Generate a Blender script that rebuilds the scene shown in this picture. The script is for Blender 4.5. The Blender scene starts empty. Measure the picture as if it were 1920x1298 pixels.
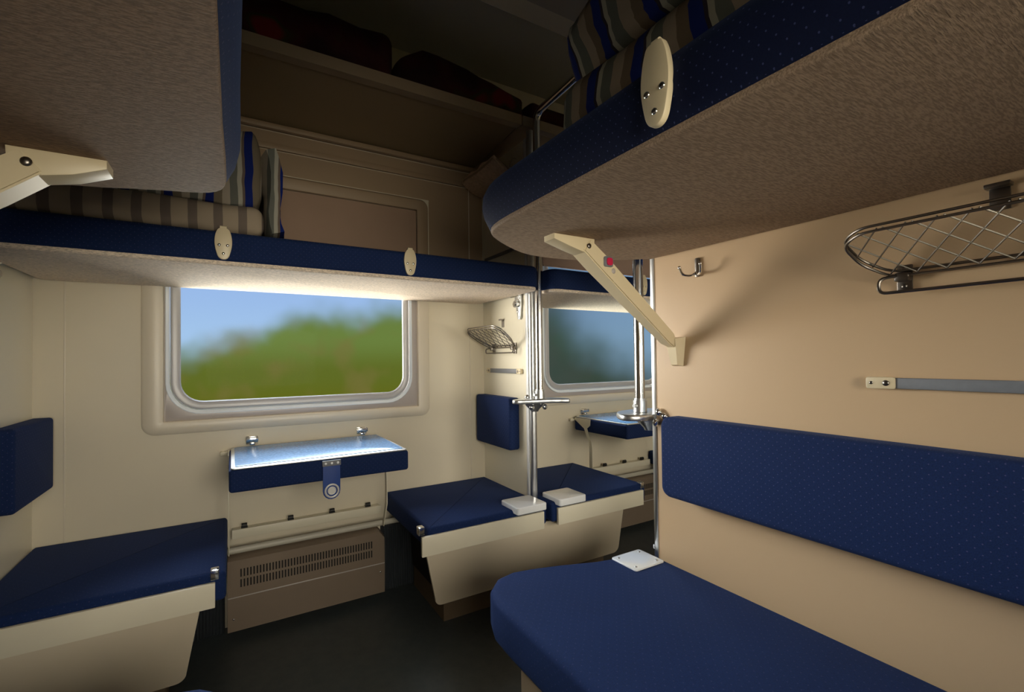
import bpy, bmesh, math, random
from mathutils import Vector, Matrix
random.seed(7)
PI = math.pi
COL = bpy.context.scene.collection

# ---------------------------------------------------------------- materials
def new_mat(name):
    m = bpy.data.materials.new(name); m.use_nodes = True
    nt = m.node_tree; nt.nodes.clear()
    out = nt.nodes.new('ShaderNodeOutputMaterial')
    b = nt.nodes.new('ShaderNodeBsdfPrincipled')
    nt.links.new(b.outputs[0], out.inputs[0])
    return m, nt, b
def nd(nt, t, **kw):
    n = nt.nodes.new(t)
    for k, v in kw.items():
        if k.startswith('i_'):
            n.inputs[k[2:].replace('_', ' ')].default_value = v
        else: setattr(n, k, v)
    return n
def math_n(nt, op, a, b=None, c=None):
    n = nt.nodes.new('ShaderNodeMath'); n.operation = op
    for i, v in enumerate((a, b, c)):
        if v is None: continue
        if isinstance(v, (int, float)): n.inputs[i].default_value = v
        else: nt.links.new(v, n.inputs[i])
    return n.outputs[0]
def mixc(nt, fac, a, b):
    n = nt.nodes.new('ShaderNodeMix'); n.data_type = 'RGBA'
    for i, v in ((0, fac), (6, a), (7, b)):
        if isinstance(v, (int, float)): n.inputs[i].default_value = v
        elif isinstance(v, tuple): n.inputs[i].default_value = (*v[:3], 1)
        else: nt.links.new(v, n.inputs[i])
    return n.outputs[2]
def bump(nt, b, h, strength=.2, dist=.002):
    n = nt.nodes.new('ShaderNodeBump'); n.inputs['Strength'].default_value = strength
    n.inputs['Distance'].default_value = dist
    nt.links.new(h, n.inputs['Height']); nt.links.new(n.outputs[0], b.inputs['Normal'])
def objco(nt, scale=(1, 1, 1)):
    t = nt.nodes.new('ShaderNodeTexCoord'); mp = nt.nodes.new('ShaderNodeMapping')
    mp.inputs['Scale'].default_value = scale
    nt.links.new(t.outputs['Object'], mp.inputs[0]); return mp.outputs[0]
def noise(nt, co, scale, detail=3, rough=.5):
    n = nt.nodes.new('ShaderNodeTexNoise'); n.inputs['Scale'].default_value = scale
    n.inputs['Detail'].default_value = detail; n.inputs['Roughness'].default_value = rough
    nt.links.new(co, n.inputs['Vector']); return n.outputs[0]

def plain(name, col, rough=.5, metal=0, var=.06, vs=6, bs=0, spec=.5, coat=0, bscale=60):
    m, nt, b = new_mat(name)
    co = objco(nt); n = noise(nt, co, vs)
    d = tuple(c * (1 - var * 2) for c in col); l = tuple(min(1, c * (1 + var)) for c in col)
    nt.links.new(mixc(nt, n, d, l), b.inputs['Base Color'])
    b.inputs['Roughness'].default_value = rough; b.inputs['Metallic'].default_value = metal
    b.inputs['Specular IOR Level'].default_value = spec
    b.inputs['Coat Weight'].default_value = coat
    if bs: bump(nt, b, noise(nt, co, bscale, 2), bs)
    return m

def fabric(name, plane, base=(.0085, .023, .088), dark=(.006, .012, .042), dot=(.15, .13, .26), sc=105, dotf=.35):
    m, nt, b = new_mat(name)
    t = nt.nodes.new('ShaderNodeTexCoord'); s = nt.nodes.new('ShaderNodeSeparateXYZ')
    nt.links.new(t.outputs['Object'], s.inputs[0])
    sn = nt.nodes.new('ShaderNodeSeparateXYZ'); nt.links.new(t.outputs['Normal'], sn.inputs[0])
    isx = math_n(nt, 'GREATER_THAN', math_n(nt, 'ABSOLUTE', sn.outputs[0]), .7)
    isz = math_n(nt, 'GREATER_THAN', math_n(nt, 'ABSOLUTE', sn.outputs[2]), .7)
    def sel(k, p, q): return math_n(nt, 'ADD', math_n(nt, 'MULTIPLY', k, q), math_n(nt, 'MULTIPLY', math_n(nt, 'SUBTRACT', 1.0, k), p))
    a = sel(isx, s.outputs[0], s.outputs[1]); c = sel(isz, s.outputs[2], s.outputs[1])
    cb = nt.nodes.new('ShaderNodeCombineXYZ')
    nt.links.new(math_n(nt, 'ADD', a, c), cb.inputs[0]); nt.links.new(math_n(nt, 'SUBTRACT', a, c), cb.inputs[1])
    v = nt.nodes.new('ShaderNodeTexVoronoi'); v.voronoi_dimensions = '2D'
    v.inputs['Scale'].default_value = sc * .5; v.inputs['Randomness'].default_value = 0.0
    nt.links.new(cb.outputs[0], v.inputs['Vector'])
    dots = math_n(nt, 'LESS_THAN', v.outputs['Distance'], .082)
    weave = noise(nt, t.outputs['Object'], 420, 2)
    big = noise(nt, t.outputs['Object'], 5, 3)
    c1 = mixc(nt, math_n(nt, 'ADD', math_n(nt, 'MULTIPLY', weave, .7), math_n(nt, 'MULTIPLY', big, .3)), dark, tuple(x * 1.3 for x in base))
    nt.links.new(mixc(nt, math_n(nt, 'MULTIPLY', dots, dotf), c1, dot), b.inputs['Base Color'])
    b.inputs['Roughness'].default_value = .85
    b.inputs['Specular IOR Level'].default_value = .15
    b.inputs['Sheen Weight'].default_value = .06
    b.inputs['Sheen Tint'].default_value = (.25, .4, .9, 1)
    bump(nt, b, weave, .25, .001)
    return m

def laminate(name, col, scale=(1, 1, 1)):
    m, nt, b = new_mat(name)
    co = objco(nt, scale)
    n = noise(nt, co, 430, 2, .6); g = noise(nt, co, 2.5, 2)
    mr = nt.nodes.new('ShaderNodeMapRange'); mr.inputs[1].default_value = .40; mr.inputs[2].default_value = .60
    nt.links.new(n, mr.inputs[0])
    c = mixc(nt, mr.outputs[0], tuple(x * .72 for x in col), tuple(x * 1.18 for x in col))
    nt.links.new(mixc(nt, math_n(nt, 'MULTIPLY', g, .25), c, tuple(x * .8 for x in col)), b.inputs['Base Color'])
    b.inputs['Roughness'].default_value = .75; b.inputs['Specular IOR Level'].default_value = .2
    bump(nt, b, n, .5, .002)
    return m

def stripes(name, axis, period, stops, wav=.012, wscale=7):
    m, nt, b = new_mat(name)
    t = nt.nodes.new('ShaderNodeTexCoord'); s = nt.nodes.new('ShaderNodeSeparateXYZ')
    nt.links.new(t.outputs['Object'], s.inputs[0])
    w = noise(nt, t.outputs['Object'], wscale, 2)
    v = math_n(nt, 'ADD', s.outputs['XYZ'.index(axis)], math_n(nt, 'MULTIPLY', math_n(nt, 'SUBTRACT', w, .5), wav * 2))
    f = math_n(nt, 'FRACT', math_n(nt, 'DIVIDE', math_n(nt, 'ADD', v, 10), period))
    r = nt.nodes.new('ShaderNodeValToRGB'); r.color_ramp.interpolation = 'CONSTANT'
    el = r.color_ramp.elements
    while len(el) < len(stops): el.new(.5)
    for e, (p, c) in zip(el, stops): e.position = p; e.color = (*c, 1)
    nt.links.new(f, r.inputs[0]); nt.links.new(r.outputs[0], b.inputs['Base Color'])
    b.inputs['Roughness'].default_value = .9; b.inputs['Specular IOR Level'].default_value = .1
    bump(nt, b, noise(nt, t.outputs['Object'], 9, 3), .4, .02)
    return m

M = {}
M['cream'] = plain('cream_wall_plastic', (.70, .64, .50), .42, var=.03, vs=3)
M['cream_trim'] = plain('cream_moulding', (.70, .64, .52), .35, var=.02)
M['peach'] = plain('peach_partition_laminate', (.57, .41, .25), .45, var=.03, vs=2)
M['pale'] = plain('pale_side_partition', (.78, .74, .60), .30, var=.02, vs=2)
M['box'] = plain('storage_box_enamel', (.66, .58, .44), .45, var=.06, vs=4)
M['lip'] = plain('cream_edge_board', (.72, .68, .54), .4, var=.03)
M['plinth'] = plain('brown_plinth', (.14, .10, .06), .6, var=.15)
M['wood'] = plain('brown_bunk_box', (.28, .20, .12), .5, var=.1)
M['plastic'] = plain('ivory_plastic', (.72, .62, .42), .35, var=.03)
M['chrome'] = plain('chrome', (.78, .79, .80), .16, 1, var=.02)
M['alu'] = plain('brushed_aluminium', (.72, .74, .75), .32, 1, var=.05, vs=40)
M['steel'] = plain('rack_wire_steel', (.24, .22, .20), .30, 1, var=.05)
M['wing'] = plain('grey_window_frame', (.46, .42, .40), .35, .1, var=.03)
M['rubber'] = plain('pale_window_gasket', (.44, .44, .45), .35, .1, var=.02)
M['sky_reflect_ring'] = plain('ring_painted_sky_reflection', (.80, .88, .96), .2, var=.01, coat=.5)  # sky reflection on the metal ring put into a pale colour
M['blind'] = plain('brown_roller_blind', (.36, .24, .17), .7, var=.05)
M['white'] = plain('white_enamel', (.84, .87, .90), .14, var=.01, coat=1)
M['table'] = plain('blue_speckled_tabletop', (.17, .37, .68), .24, var=.42, vs=110)
M['black'] = plain('black_plastic', (.012, .012, .012), .5)
M['slot'] = plain('dark_slot', (.012, .010, .008), .8)
M['heater'] = plain('brown_heater_steel', (.24, .185, .135), .42, .25, var=.08, vs=5)
M['heater_pale'] = plain('grey_duct_enamel', (.50, .48, .40), .4, var=.05)
M['snap'] = plain('bright_nickel_snap', (.72, .72, .70), .3, .3, var=.02)
M['bar'] = plain('grey_elastic_bar', (.17, .18, .20), .5, var=.08, vs=80)
M['ceil'] = plain('dark_ceiling_panel', (.50, .49, .46), .6, var=.08, vs=2)
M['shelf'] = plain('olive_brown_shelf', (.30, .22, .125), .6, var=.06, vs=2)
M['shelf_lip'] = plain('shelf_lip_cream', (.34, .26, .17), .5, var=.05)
M['red'] = plain('red_reflector', (.6, .02, .08), .25)
M['glass_edge'] = plain('button_grey', (.25, .27, .32), .35, .5)
M['wicker'] = plain('brown_net_cloth', (.60, .42, .28), .8, var=.25, vs=60, bs=.6)
M['fab_yz'] = fabric('blue_dotted_cloth_upright', 'yz')
M['fab_xy'] = fabric('blue_dotted_cloth_flat', 'xy', base=(.007, .023, .098), sc=80, dotf=.16)
M['fab_shade'] = fabric('blue_dotted_cloth_shade_toned', 'yz', base=(.004, .008, .034), dark=(.003, .005, .020), dot=(.08, .10, .25), dotf=.5)  # same blue cloth, with the shade up there put into a darker colour
M['fab_xz'] = fabric('blue_dotted_cloth_front', 'xz', sc=120)
M['tab'] = plain('blue_strap', (.010, .05, .25), .6, var=.1, vs=200)
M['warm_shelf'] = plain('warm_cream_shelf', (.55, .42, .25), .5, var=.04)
M['lam'] = laminate('tan_textured_laminate', (.34, .245, .17), (.16, 1, 1))
M['lam_y'] = laminate('tan_textured_laminate_cross', (.28, .19, .125), (.25, 1, 1))
M['lam_s'] = laminate('pale_textured_laminate', (.82, .70, .58), (.3, 1, 1))
BL, TN, CR, GR, PW = (.005, .012, .085), (.09, .066, .045), (.17, .135, .10), (.070, .073, .062), (.20, .19, .15)
M['ticky'] = stripes('striped_ticking_crosswise', 'Y', .108, [(0, BL), (.2, TN), (.4, CR), (.62, GR), (.84, PW), (.94, (.02, .015, .02))])
M['tickx'] = stripes('striped_ticking_lengthwise', 'X', .105, [(0, (.008, .018, .13)), (.2, (.15, .125, .09)), (.42, (.30, .26, .21)), (.62, (.12, .125, .11)), (.82, (.34, .33, .28)), (.93, (.13, .10, .08))])
M['tickr'] = stripes('cream_ticking_with_grey_stripes', 'X', .066, [(0, (.34, .28, .21)), (.62, (.16, .13, .11)), (.99, (.34, .28, .21))], .005)

def blanket_mat():
    m, nt, b = new_mat('dark_red_checked_blanket')
    t = nt.nodes.new('ShaderNodeTexCoord')
    n = noise(nt, t.outputs['Object'], 7, 1)
    r = nt.nodes.new('ShaderNodeValToRGB'); e = r.color_ramp.elements
    e[0].position = .40; e[0].color = (.018, .003, .004, 1)
    e[1].position = .70; e[1].color = (.16, .006, .008, 1)
    k = e.new(.56); k.color = (.05, .004, .006, 1)
    k = e.new(.62); k.color = (.035, .03, .006, 1)
    nt.links.new(n, r.inputs[0]); nt.links.new(r.outputs[0], b.inputs['Base Color'])
    b.inputs['Roughness'].default_value = .95
    bump(nt, b, noise(nt, t.outputs['Object'], 30, 3), .5, .01)
    return m
M['blanket'] = blanket_mat()

def floor_mat():
    m, nt, b = new_mat('dark_marbled_linoleum')
    t = nt.nodes.new('ShaderNodeTexCoord')
    a = noise(nt, t.outputs['Object'], 22, 5, .7); c = noise(nt, t.outputs['Object'], 3, 2)
    c1 = mixc(nt, a, (.020, .023, .023), (.085, .088, .080))
    nt.links.new(mixc(nt, math_n(nt, 'MULTIPLY', c, .35), c1, (.03, .065, .09)), b.inputs['Base Color'])
    b.inputs['Roughness'].default_value = .5
    return m
M['floor'] = floor_mat()

def glass_mat(name, tint, gl=.06):
    m = bpy.data.materials.new(name); m.use_nodes = True; nt = m.node_tree; nt.nodes.clear()
    out = nt.nodes.new('ShaderNodeOutputMaterial'); mx = nt.nodes.new('ShaderNodeMixShader')
    tr = nt.nodes.new('ShaderNodeBsdfTransparent'); g = nt.nodes.new('ShaderNodeBsdfGlossy')
    tr.inputs[0].default_value = (*tint, 1); g.inputs['Roughness'].default_value = .02
    g.inputs[0].default_value = (1, 1, 1, 1)
    lw = nt.nodes.new('ShaderNodeLayerWeight'); lw.inputs[0].default_value = .12
    nt.links.new(math_n(nt, 'MULTIPLY', lw.outputs['Fresnel'], gl * 1.5), mx.inputs[0])
    nt.links.new(tr.outputs[0], mx.inputs[1]); nt.links.new(g.outputs[0], mx.inputs[2])
    nt.links.new(mx.outputs[0], out.inputs[0]); return m
M['glass'] = glass_mat('clear_window_glass', (.97, .98, .98), .05)
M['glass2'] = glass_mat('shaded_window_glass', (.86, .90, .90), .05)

# ---------------------------------------------------------------- geometry helpers
def box(bm, x0, x1, y0, y1, z0, z1, bev=0, seg=2):
    x0, x1 = sorted((x0, x1)); y0, y1 = sorted((y0, y1)); z0, z1 = sorted((z0, z1))
    r = bmesh.ops.create_cube(bm, size=1)
    for v in r['verts']:
        v.co = Vector(((x0 + x1) / 2 + v.co.x * (x1 - x0), (y0 + y1) / 2 + v.co.y * (y1 - y0), (z0 + z1) / 2 + v.co.z * (z1 - z0)))
    if bev:
        es = list({e for v in r['verts'] for e in v.link_edges})
        bmesh.ops.bevel(bm, geom=es, offset=bev, segments=seg, affect='EDGES', profile=.5)
    return bm
def loft(bm, loops, cap0=True, cap1=True):
    rings = [[bm.verts.new(Vector(p)) for p in L] for L in loops]
    n = len(rings[0])
    for a, b in zip(rings, rings[1:]):
        for i in range(n):
            bm.faces.new((a[i], a[(i + 1) % n], b[(i + 1) % n], b[i]))
    if cap0: bm.faces.new(rings[0][::-1])
    if cap1: bm.faces.new(rings[-1])
    bmesh.ops.recalc_face_normals(bm, faces=bm.faces)
    return bm
def inset2d(pts, d):
    n = len(pts); out = []
    area = sum(pts[i][0] * pts[(i + 1) % n][1] - pts[(i + 1) % n][0] * pts[i][1] for i in range(n))
    sg = 1 if area > 0 else -1
    for i in range(n):
        p, q, r = Vector(pts[i - 1]), Vector(pts[i]), Vector(pts[(i + 1) % n])
        a = (q - p).normalized(); b = (r - q).normalized()
        na = Vector((-a.y, a.x)) * sg; nb = Vector((-b.y, b.x)) * sg
        m = (na + nb)
        m = m / max(.3, (1 + na.dot(nb)))
        out.append(tuple(q + m * d))
    return out
def smooth2d(pts, it=2, closed=True):
    for _ in range(it):
        o = []; n = len(pts)
        for i in range(n):
            p, q = Vector(pts[i]), Vector(pts[(i + 1) % n])
            if (q - p).length < .004: o.append(tuple(p)); continue
            o += [tuple(p * .75 + q * .25), tuple(p * .25 + q * .75)]
        pts = o
    return pts
def rrect(a0, a1, b0, b1, r, n=6):
    r = min(r, (a1 - a0) / 2 - 1e-4, (b1 - b0) / 2 - 1e-4); pts = []
    for cx, cy, s in ((a1 - r, b1 - r, 0), (a0 + r, b1 - r, 90), (a0 + r, b0 + r, 180), (a1 - r, b0 + r, 270)):
        for k in range(n + 1):
            t = math.radians(s + 90 * k / n); pts.append((cx + r * math.cos(t), cy + r * math.sin(t)))
    return pts
def to3(pts, plane, d):
    if plane == 'xy': return [(a, b, d) for a, b in pts]
    if plane == 'xz': return [(a, d, b) for a, b in pts]
    return [(d, a, b) for a, b in pts]
def pad(bm, pts, plane, d0, d1, r, seg=4, r2=None):
    """cushion: outline extruded from d0 to d1, both rims rounded with radius r"""
    d0, d1 = sorted((d0, d1)); r2 = r if r2 is None else r2; L = []
    for k in range(seg + 1):
        t = PI / 2 * k / seg; L.append(to3(inset2d(pts, r * (1 - math.sin(t))), plane, d0 + r * (1 - math.cos(t))))
    for k in range(seg + 1):
        t = PI / 2 * (1 - k / seg); L.append(to3(inset2d(pts, r2 * (1 - math.sin(t))), plane, d1 - r2 * (1 - math.cos(t))))
    return loft(bm, L)
def fillet(pts, r, n=5):
    out = [Vector(pts[0])]
    for i in range(1, len(pts) - 1):
        p, q, s = Vector(pts[i - 1]), Vector(pts[i]), Vector(pts[i + 1])
        a = (p - q); b = (s - q); rr = min(r, a.length * .45, b.length * .45)
        A = q + a.normalized() * rr; B = q + b.normalized() * rr
        for k in range(n + 1):
            t = k / n; out.append((1 - t) ** 2 * A + 2 * t * (1 - t) * q + t * t * B)
    out.append(Vector(pts[-1])); return out
def tube(bm, pts, r, n=10, closed=False):
    pts = [Vector(p) for p in pts]; m = len(pts); rings = []
    up = None
    for i, p in enumerate(pts):
        if closed: t = (pts[(i + 1) % m] - pts[i - 1]).normalized()
        else: t = ((pts[min(i + 1, m - 1)] - pts[max(i - 1, 0)])).normalized()
        if up is None:
            up = Vector((0, 0, 1)) if abs(t.z) < .9 else Vector((1, 0, 0))
        u = (up - t * up.dot(t)).normalized(); w = t.cross(u); up = u
        rings.append([bm.verts.new(p + (u * math.cos(2 * PI * k / n) + w * math.sin(2 * PI * k / n)) * r) for k in range(n)])
    pr = list(zip(rings, rings[1:])) + ([(rings[-1], rings[0])] if closed else [])
    for a, b in pr:
        for k in range(n): bm.faces.new((a[k], a[(k + 1) % n], b[(k + 1) % n], b[k]))
    if not closed:
        bm.faces.new(rings[0][::-1]); bm.faces.new(rings[-1])
    return bm
def cyl(bm, p0, p1, r, n=14): return tube(bm, [p0, p1], r, n)
def dome(bm, c, r, axis, flat=.5):
    res = bmesh.ops.create_uvsphere(bm, u_segments=12, v_segments=8, radius=r)
    for v in res['verts']:
        co = v.co.copy(); k = 'xyz'.index(axis); co[k] *= flat; v.co = Vector(c) + co
    return bm
def B(): return bmesh.new()

def world_loc(o):
    l = Vector((0, 0, 0))
    while o: l += o.location; o = o.parent
    return l
def obj(name, bm, m, parent=None, sharp=38):
    bmesh.ops.recalc_face_normals(bm, faces=bm.faces)
    if parent is not None:
        w = world_loc(parent); bmesh.ops.translate(bm, verts=bm.verts, vec=-w)
    for f in bm.faces: f.smooth = True
    for e in bm.edges:
        if len(e.link_faces) == 2 and e.calc_face_angle(0) > math.radians(sharp): e.smooth = False
    me = bpy.data.meshes.new(name); bm.to_mesh(me); bm.free()
    if isinstance(m, str): m = M[m]
    me.materials.append(m)
    o = bpy.data.objects.new(name, me); COL.objects.link(o)
    if parent is not None: o.parent = parent
    return o
def tag(o, label, cat, group=None):
    o['label'] = label; o['category'] = cat
    if group: o['group'] = group
    return o
def thing(name, loc, label, cat, group=None):
    o = bpy.data.objects.new(name, None); o.empty_display_size = .05; COL.objects.link(o); o.location = loc
    return tag(o, label, cat, group)
def single(name, bm, m, label, cat, group=None): return tag(obj(name, bm, m), label, cat, group)
def struct(name, bm, m, parent=None):
    o = obj(name, bm, m, parent)
    if parent is None: o['kind'] = 'structure'
    return o
def copy_tree(o, off=None, parent=None, **props):
    c = o.copy(); COL.objects.link(c)
    if parent is not None: c.parent = parent
    elif off is not None: c.location = Vector(o.location) + Vector(off)
    for k, v in props.items(): c[k] = v
    for ch in list(o.children): copy_tree(ch, None, c)
    return c

W = 1.79            # clear length of a section
PT = 0.02           # partition thickness
PITCH = W + PT

# ---------------------------------------------------------------- structure
ZC = 2.62; YN = -2.92; XL = -1.0; XR = 4.6
struct('floor', box(B(), XL, XR, YN - .06, .06, -.05, 0), 'floor')
struct('ceiling', box(B(), XL, XR, YN - .06, .06, ZC, ZC + .05), 'ceil')
WX = [(.36, 1.42), (.36 + PITCH, 1.42 + PITCH)]
WZ = (.845, 1.84)
def wall_holes(y0, y1, holes, z0, z1):
    bm = B(); x = XL
    for a, b in holes:
        box(bm, x, a, y0, y1, 0, ZC); box(bm, a, b, y0, y1, 0, z0); box(bm, a, b, y0, y1, z1, ZC); x = b
    box(bm, x, XR, y0, y1, 0, ZC); return bm
struct('wall_far', wall_holes(.0, .06, WX, *WZ), 'cream')
M['upper'] = plain('upper_panel_shade_toned', (.36, .26, .165), .5, var=.03, vs=2)  # cream panelling; the dim light above the bunk is put into its colour
k = 30
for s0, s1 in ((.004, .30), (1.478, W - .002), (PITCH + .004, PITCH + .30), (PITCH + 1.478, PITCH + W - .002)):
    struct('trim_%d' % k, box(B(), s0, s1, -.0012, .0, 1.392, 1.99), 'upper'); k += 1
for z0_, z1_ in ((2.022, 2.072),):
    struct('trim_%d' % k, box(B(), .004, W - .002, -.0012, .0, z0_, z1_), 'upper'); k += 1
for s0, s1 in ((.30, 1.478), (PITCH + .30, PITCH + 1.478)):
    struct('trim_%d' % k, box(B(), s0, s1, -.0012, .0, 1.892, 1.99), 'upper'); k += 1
struct('wall_near', wall_holes(YN - .06, YN, WX, .80, 1.50), 'cream')
struct('wall_end_left', box(B(), XL - .05, XL, YN, 0, 0, ZC), 'cream')
struct('wall_end_right', box(B(), XR, XR + .05, YN, 0, 0, ZC), 'cream')
def shell_part(name, x0, x1, y0, y1, z0, z1, m): return struct(name, box(B(), x0, x1, y0, y1, z0, z1), m)
shell_part('wall_right', W, W + PT, YN, -1.137, 0, ZC, 'peach')
shell_part('wall_left', -PT, 0, YN, -1.137, 0, ZC, 'peach')
shell_part('wall_right_short', W, W + PT, -.425, 0, 0, 2.10, 'pale')
shell_part('wall_left_short', -PT, 0, -.425, 0, 0, 2.10, 'pale')
shell_part('wall_next_short', W + PITCH, W + PITCH + PT, -.425, 0, 0, 2.10, 'pale')
shell_part('wall_next_right', W + PITCH, W + PITCH + PT, YN, -1.137, 0, ZC, 'peach')
# aluminium edging of the partitions
struct('trim_1', box(B(), W - .003, W + PT + .003, -1.140, -1.124, 0, ZC, .002), 'alu')
b = B(); tube(b, [(W + .012, -.437, .01), (W + .012, -.437, 2.132)], .0165, 16)
struct('trim_2', b, 'alu')
struct('trim_3', box(B(), W - .004, W + PT + .004, -.424, -.405, 0, 2.10, .002), 'white')
struct('trim_4', box(B(), -PT - .004, .004, -.44, -.41, 0, 2.10, .002), 'alu')
# vertical wall seams with cover beads
k = 5
for s in (0, PITCH):
    for x in (.084, 1.707):
        struct('trim_%d' % k, box(B(), s + x - .0025, s + x + .0025, -.002, .002, .02, 1.99, .0008), 'cream_trim'); k += 1
# cornice bead under the side shelf
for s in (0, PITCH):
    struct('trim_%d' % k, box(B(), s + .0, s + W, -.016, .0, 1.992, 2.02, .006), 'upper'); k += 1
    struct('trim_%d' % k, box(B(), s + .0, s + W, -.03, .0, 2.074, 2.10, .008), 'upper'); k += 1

# ---------------------------------------------------------------- windows
def ring(bm, prof, n=8):
    """prof: list of (x0,x1,z0,z1,r,y)"""
    loops = [[(a, y, c) for a, c in rrect(x0, x1, z0, z1, r, n)] for x0, x1, z0, z1, r, y in prof]
    return loft(bm, loops, False, False)
def window(n, dx, glass, blind_z):
    x0, x1, z0, z1 = .373 + dx, 1.409 + dx, .852, 1.828
    root = struct('window_%d' % n, ring(B(), [
        (x0 - .071, x1 + .063, z0 - .052, z1 + .060, .045, .001), (x0 - .069, x1 + .061, z0 - .050, z1 + .058, .043, -.008),
        (x0 - .060, x1 + .052, z0 - .041, z1 + .050, .036, -.015), (x0 - .006, x1 + .006, z0 - .006, z1 + .006, .006, -.016),
        (x0 - .002, x1 + .002, z0 - .002, z1 + .002, .004, -.013), (x0, x1, z0, z1, .003, .004)]), 'cream_trim')
    root['kind'] = 'structure'
    me = root.data; bm = bmesh.new(); bm.from_mesh(me)
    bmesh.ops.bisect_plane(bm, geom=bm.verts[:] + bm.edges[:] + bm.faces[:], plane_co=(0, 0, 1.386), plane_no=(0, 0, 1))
    me.materials.append(M['upper'])  # ring part above the bunk takes the shade-darkened colour
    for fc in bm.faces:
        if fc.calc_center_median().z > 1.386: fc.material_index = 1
    bm.to_mesh(me); bm.free()
    gx0, gx1, gz0, gz1 = .427 + dx, 1.336 + dx, .925, 1.76
    obj('frame', ring(B(), [(x0 - .001, x1 + .001, z0 - .001, z1 + .001, .003, .002), (x0 + .002, x1 - .002, z0 + .002, z1 - .002, .003, .000),
        (gx0 - .046, gx1 + .042, gz0 - .046, gz1 + .042, .12, .004), (gx0 - .040, gx1 + .036, gz0 - .040, gz1 + .036, .116, .016)]), 'wing', root)
    g = obj('gasket', ring(B(), [(gx0 - .034, gx1 + .031, gz0 - .035, gz1 + .032, .110, .004), (gx0 - .031, gx1 + .028, gz0 - .031, gz1 + .029, .107, -.001),
        (gx0 - .026, gx1 + .024, gz0 - .026, gz1 + .024, .102, -.002), (gx0 - .008, gx1 + .007, gz0 - .009, gz1 + .008, .084, .002), (gx0 - .003, gx1 + .003, gz0 - .004, gz1 + .003, .080, .004), (gx0, gx1, gz0, gz1, .078, .011)]), 'rubber', root)
    r_ = obj('sealing_ring', ring(B(), [(gx0 - .050, gx1 + .046, gz0 - .052, gz1 + .046, .125, .004), (gx0 - .049, gx1 + .045, gz0 - .051, gz1 + .045, .124, -.004), (gx0 - .046, gx1 + .042, gz0 - .048, gz1 + .042, .121, -.005),
        (gx0 - .035, gx1 + .032, gz0 - .036, gz1 + .033, .111, .003)]), 'sky_reflect_ring', root)
    r_['label'] = 'metal ring around the gasket, sky reflection painted in pale blue'
    b = B(); loft(b, [[(a, .008, c) for a, c in rrect(gx0 - .004, gx1 + .004, gz0 - .004, gz1 + .004, .08)], [(a, .012, c) for a, c in rrect(gx0 - .004, gx1 + .004, gz0 - .004, gz1 + .004, .08)]])
    obj('pane', b, glass, root)
    b = B(); box(b, x0 + .004, x1 - .004, -.0095, -.0065, blind_z, z1 - .004); cyl(b, (x0 + .006, -.008, blind_z), (x1 - .006, -.008, blind_z), .005)
    obj('blind', b, 'blind', root)
    return root
window(1, 0, 'glass', 1.43)
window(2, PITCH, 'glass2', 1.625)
for n, dx in ((3, 0), (4, PITCH)):   # windows of the compartments, on the other side of the carriage
    x0, x1 = WX[n - 3]
    w = struct('window_%d' % n, ring(B(), [(x0 - .03, x1 + .03, .77, 1.53, .03, YN), (x0 - .03, x1 + .03, .77, 1.53, .03, YN + .015),
        (x0 + .03, x1 - .03, .83, 1.47, .08, YN + .015), (x0 + .03, x1 - .03, .83, 1.47, .08, YN - .03)]), 'wing')
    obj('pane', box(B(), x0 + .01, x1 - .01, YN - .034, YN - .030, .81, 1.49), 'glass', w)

# ---------------------------------------------------------------- side seats
def mx(P, s, u): return P + s * u
def side_seat(P, s, label, plate=True, uc=.585, ul=.557):
    t = thing('folding_bench', (mx(P, s, .28), -.28, .355), label, 'seat', 'folding seats along the window wall')
    a, b_ = sorted((mx(P, s, .004), mx(P, s, uc)))
    bm = B(); pad(bm, smooth2d_corners(a, b_, -.553, -.004, .012), 'xy', .362, .450, .014)
    obj('cushion', bm, 'fab_xy', t)
    a, b_ = sorted((mx(P, s, .028), mx(P, s, ul)))
    obj('front_board', box(B(), a, b_, -.568, -.554, .353, .426, .002), 'lip', t)
    a, b_ = sorted((mx(P, s, .024), mx(P, s, .175)))
    if plate:
        bm = B(); pad(bm, rrect(a, b_, -.585, -.450, .012), 'xy', .438, .468, .004)
        p = obj('corner_plate', bm, 'white', t); p['label'] = 'white corner plate beside the partition'
    a, b_ = sorted((mx(P, s, ul - .012), mx(P, s, ul + .010)))
    c = obj('corner_latch', box(B(), a, b_, -.562, -.535, .432, .462, .002), 'chrome', t); c['label'] = 'small chrome corner latch'
    return t
def smooth2d_corners(x0, x1, y0, y1, r): return rrect(x0, x1, y0, y1, r, 4)
sA = side_seat(0, 1, 'blue cushioned folding seat left of the window table, beside the left partition', False)
sB = side_seat(W, -1, 'blue cushioned folding seat right of the window table, against the pole partition', True, .552, .582)
sC = side_seat(PITCH, 1, 'blue cushioned folding seat just behind the chrome pole, under the second window')
sD = copy_tree(sB, (PITCH, 0, 0), label='sliver of blue seat beyond the farther table, seen past the peach partition edge')

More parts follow.
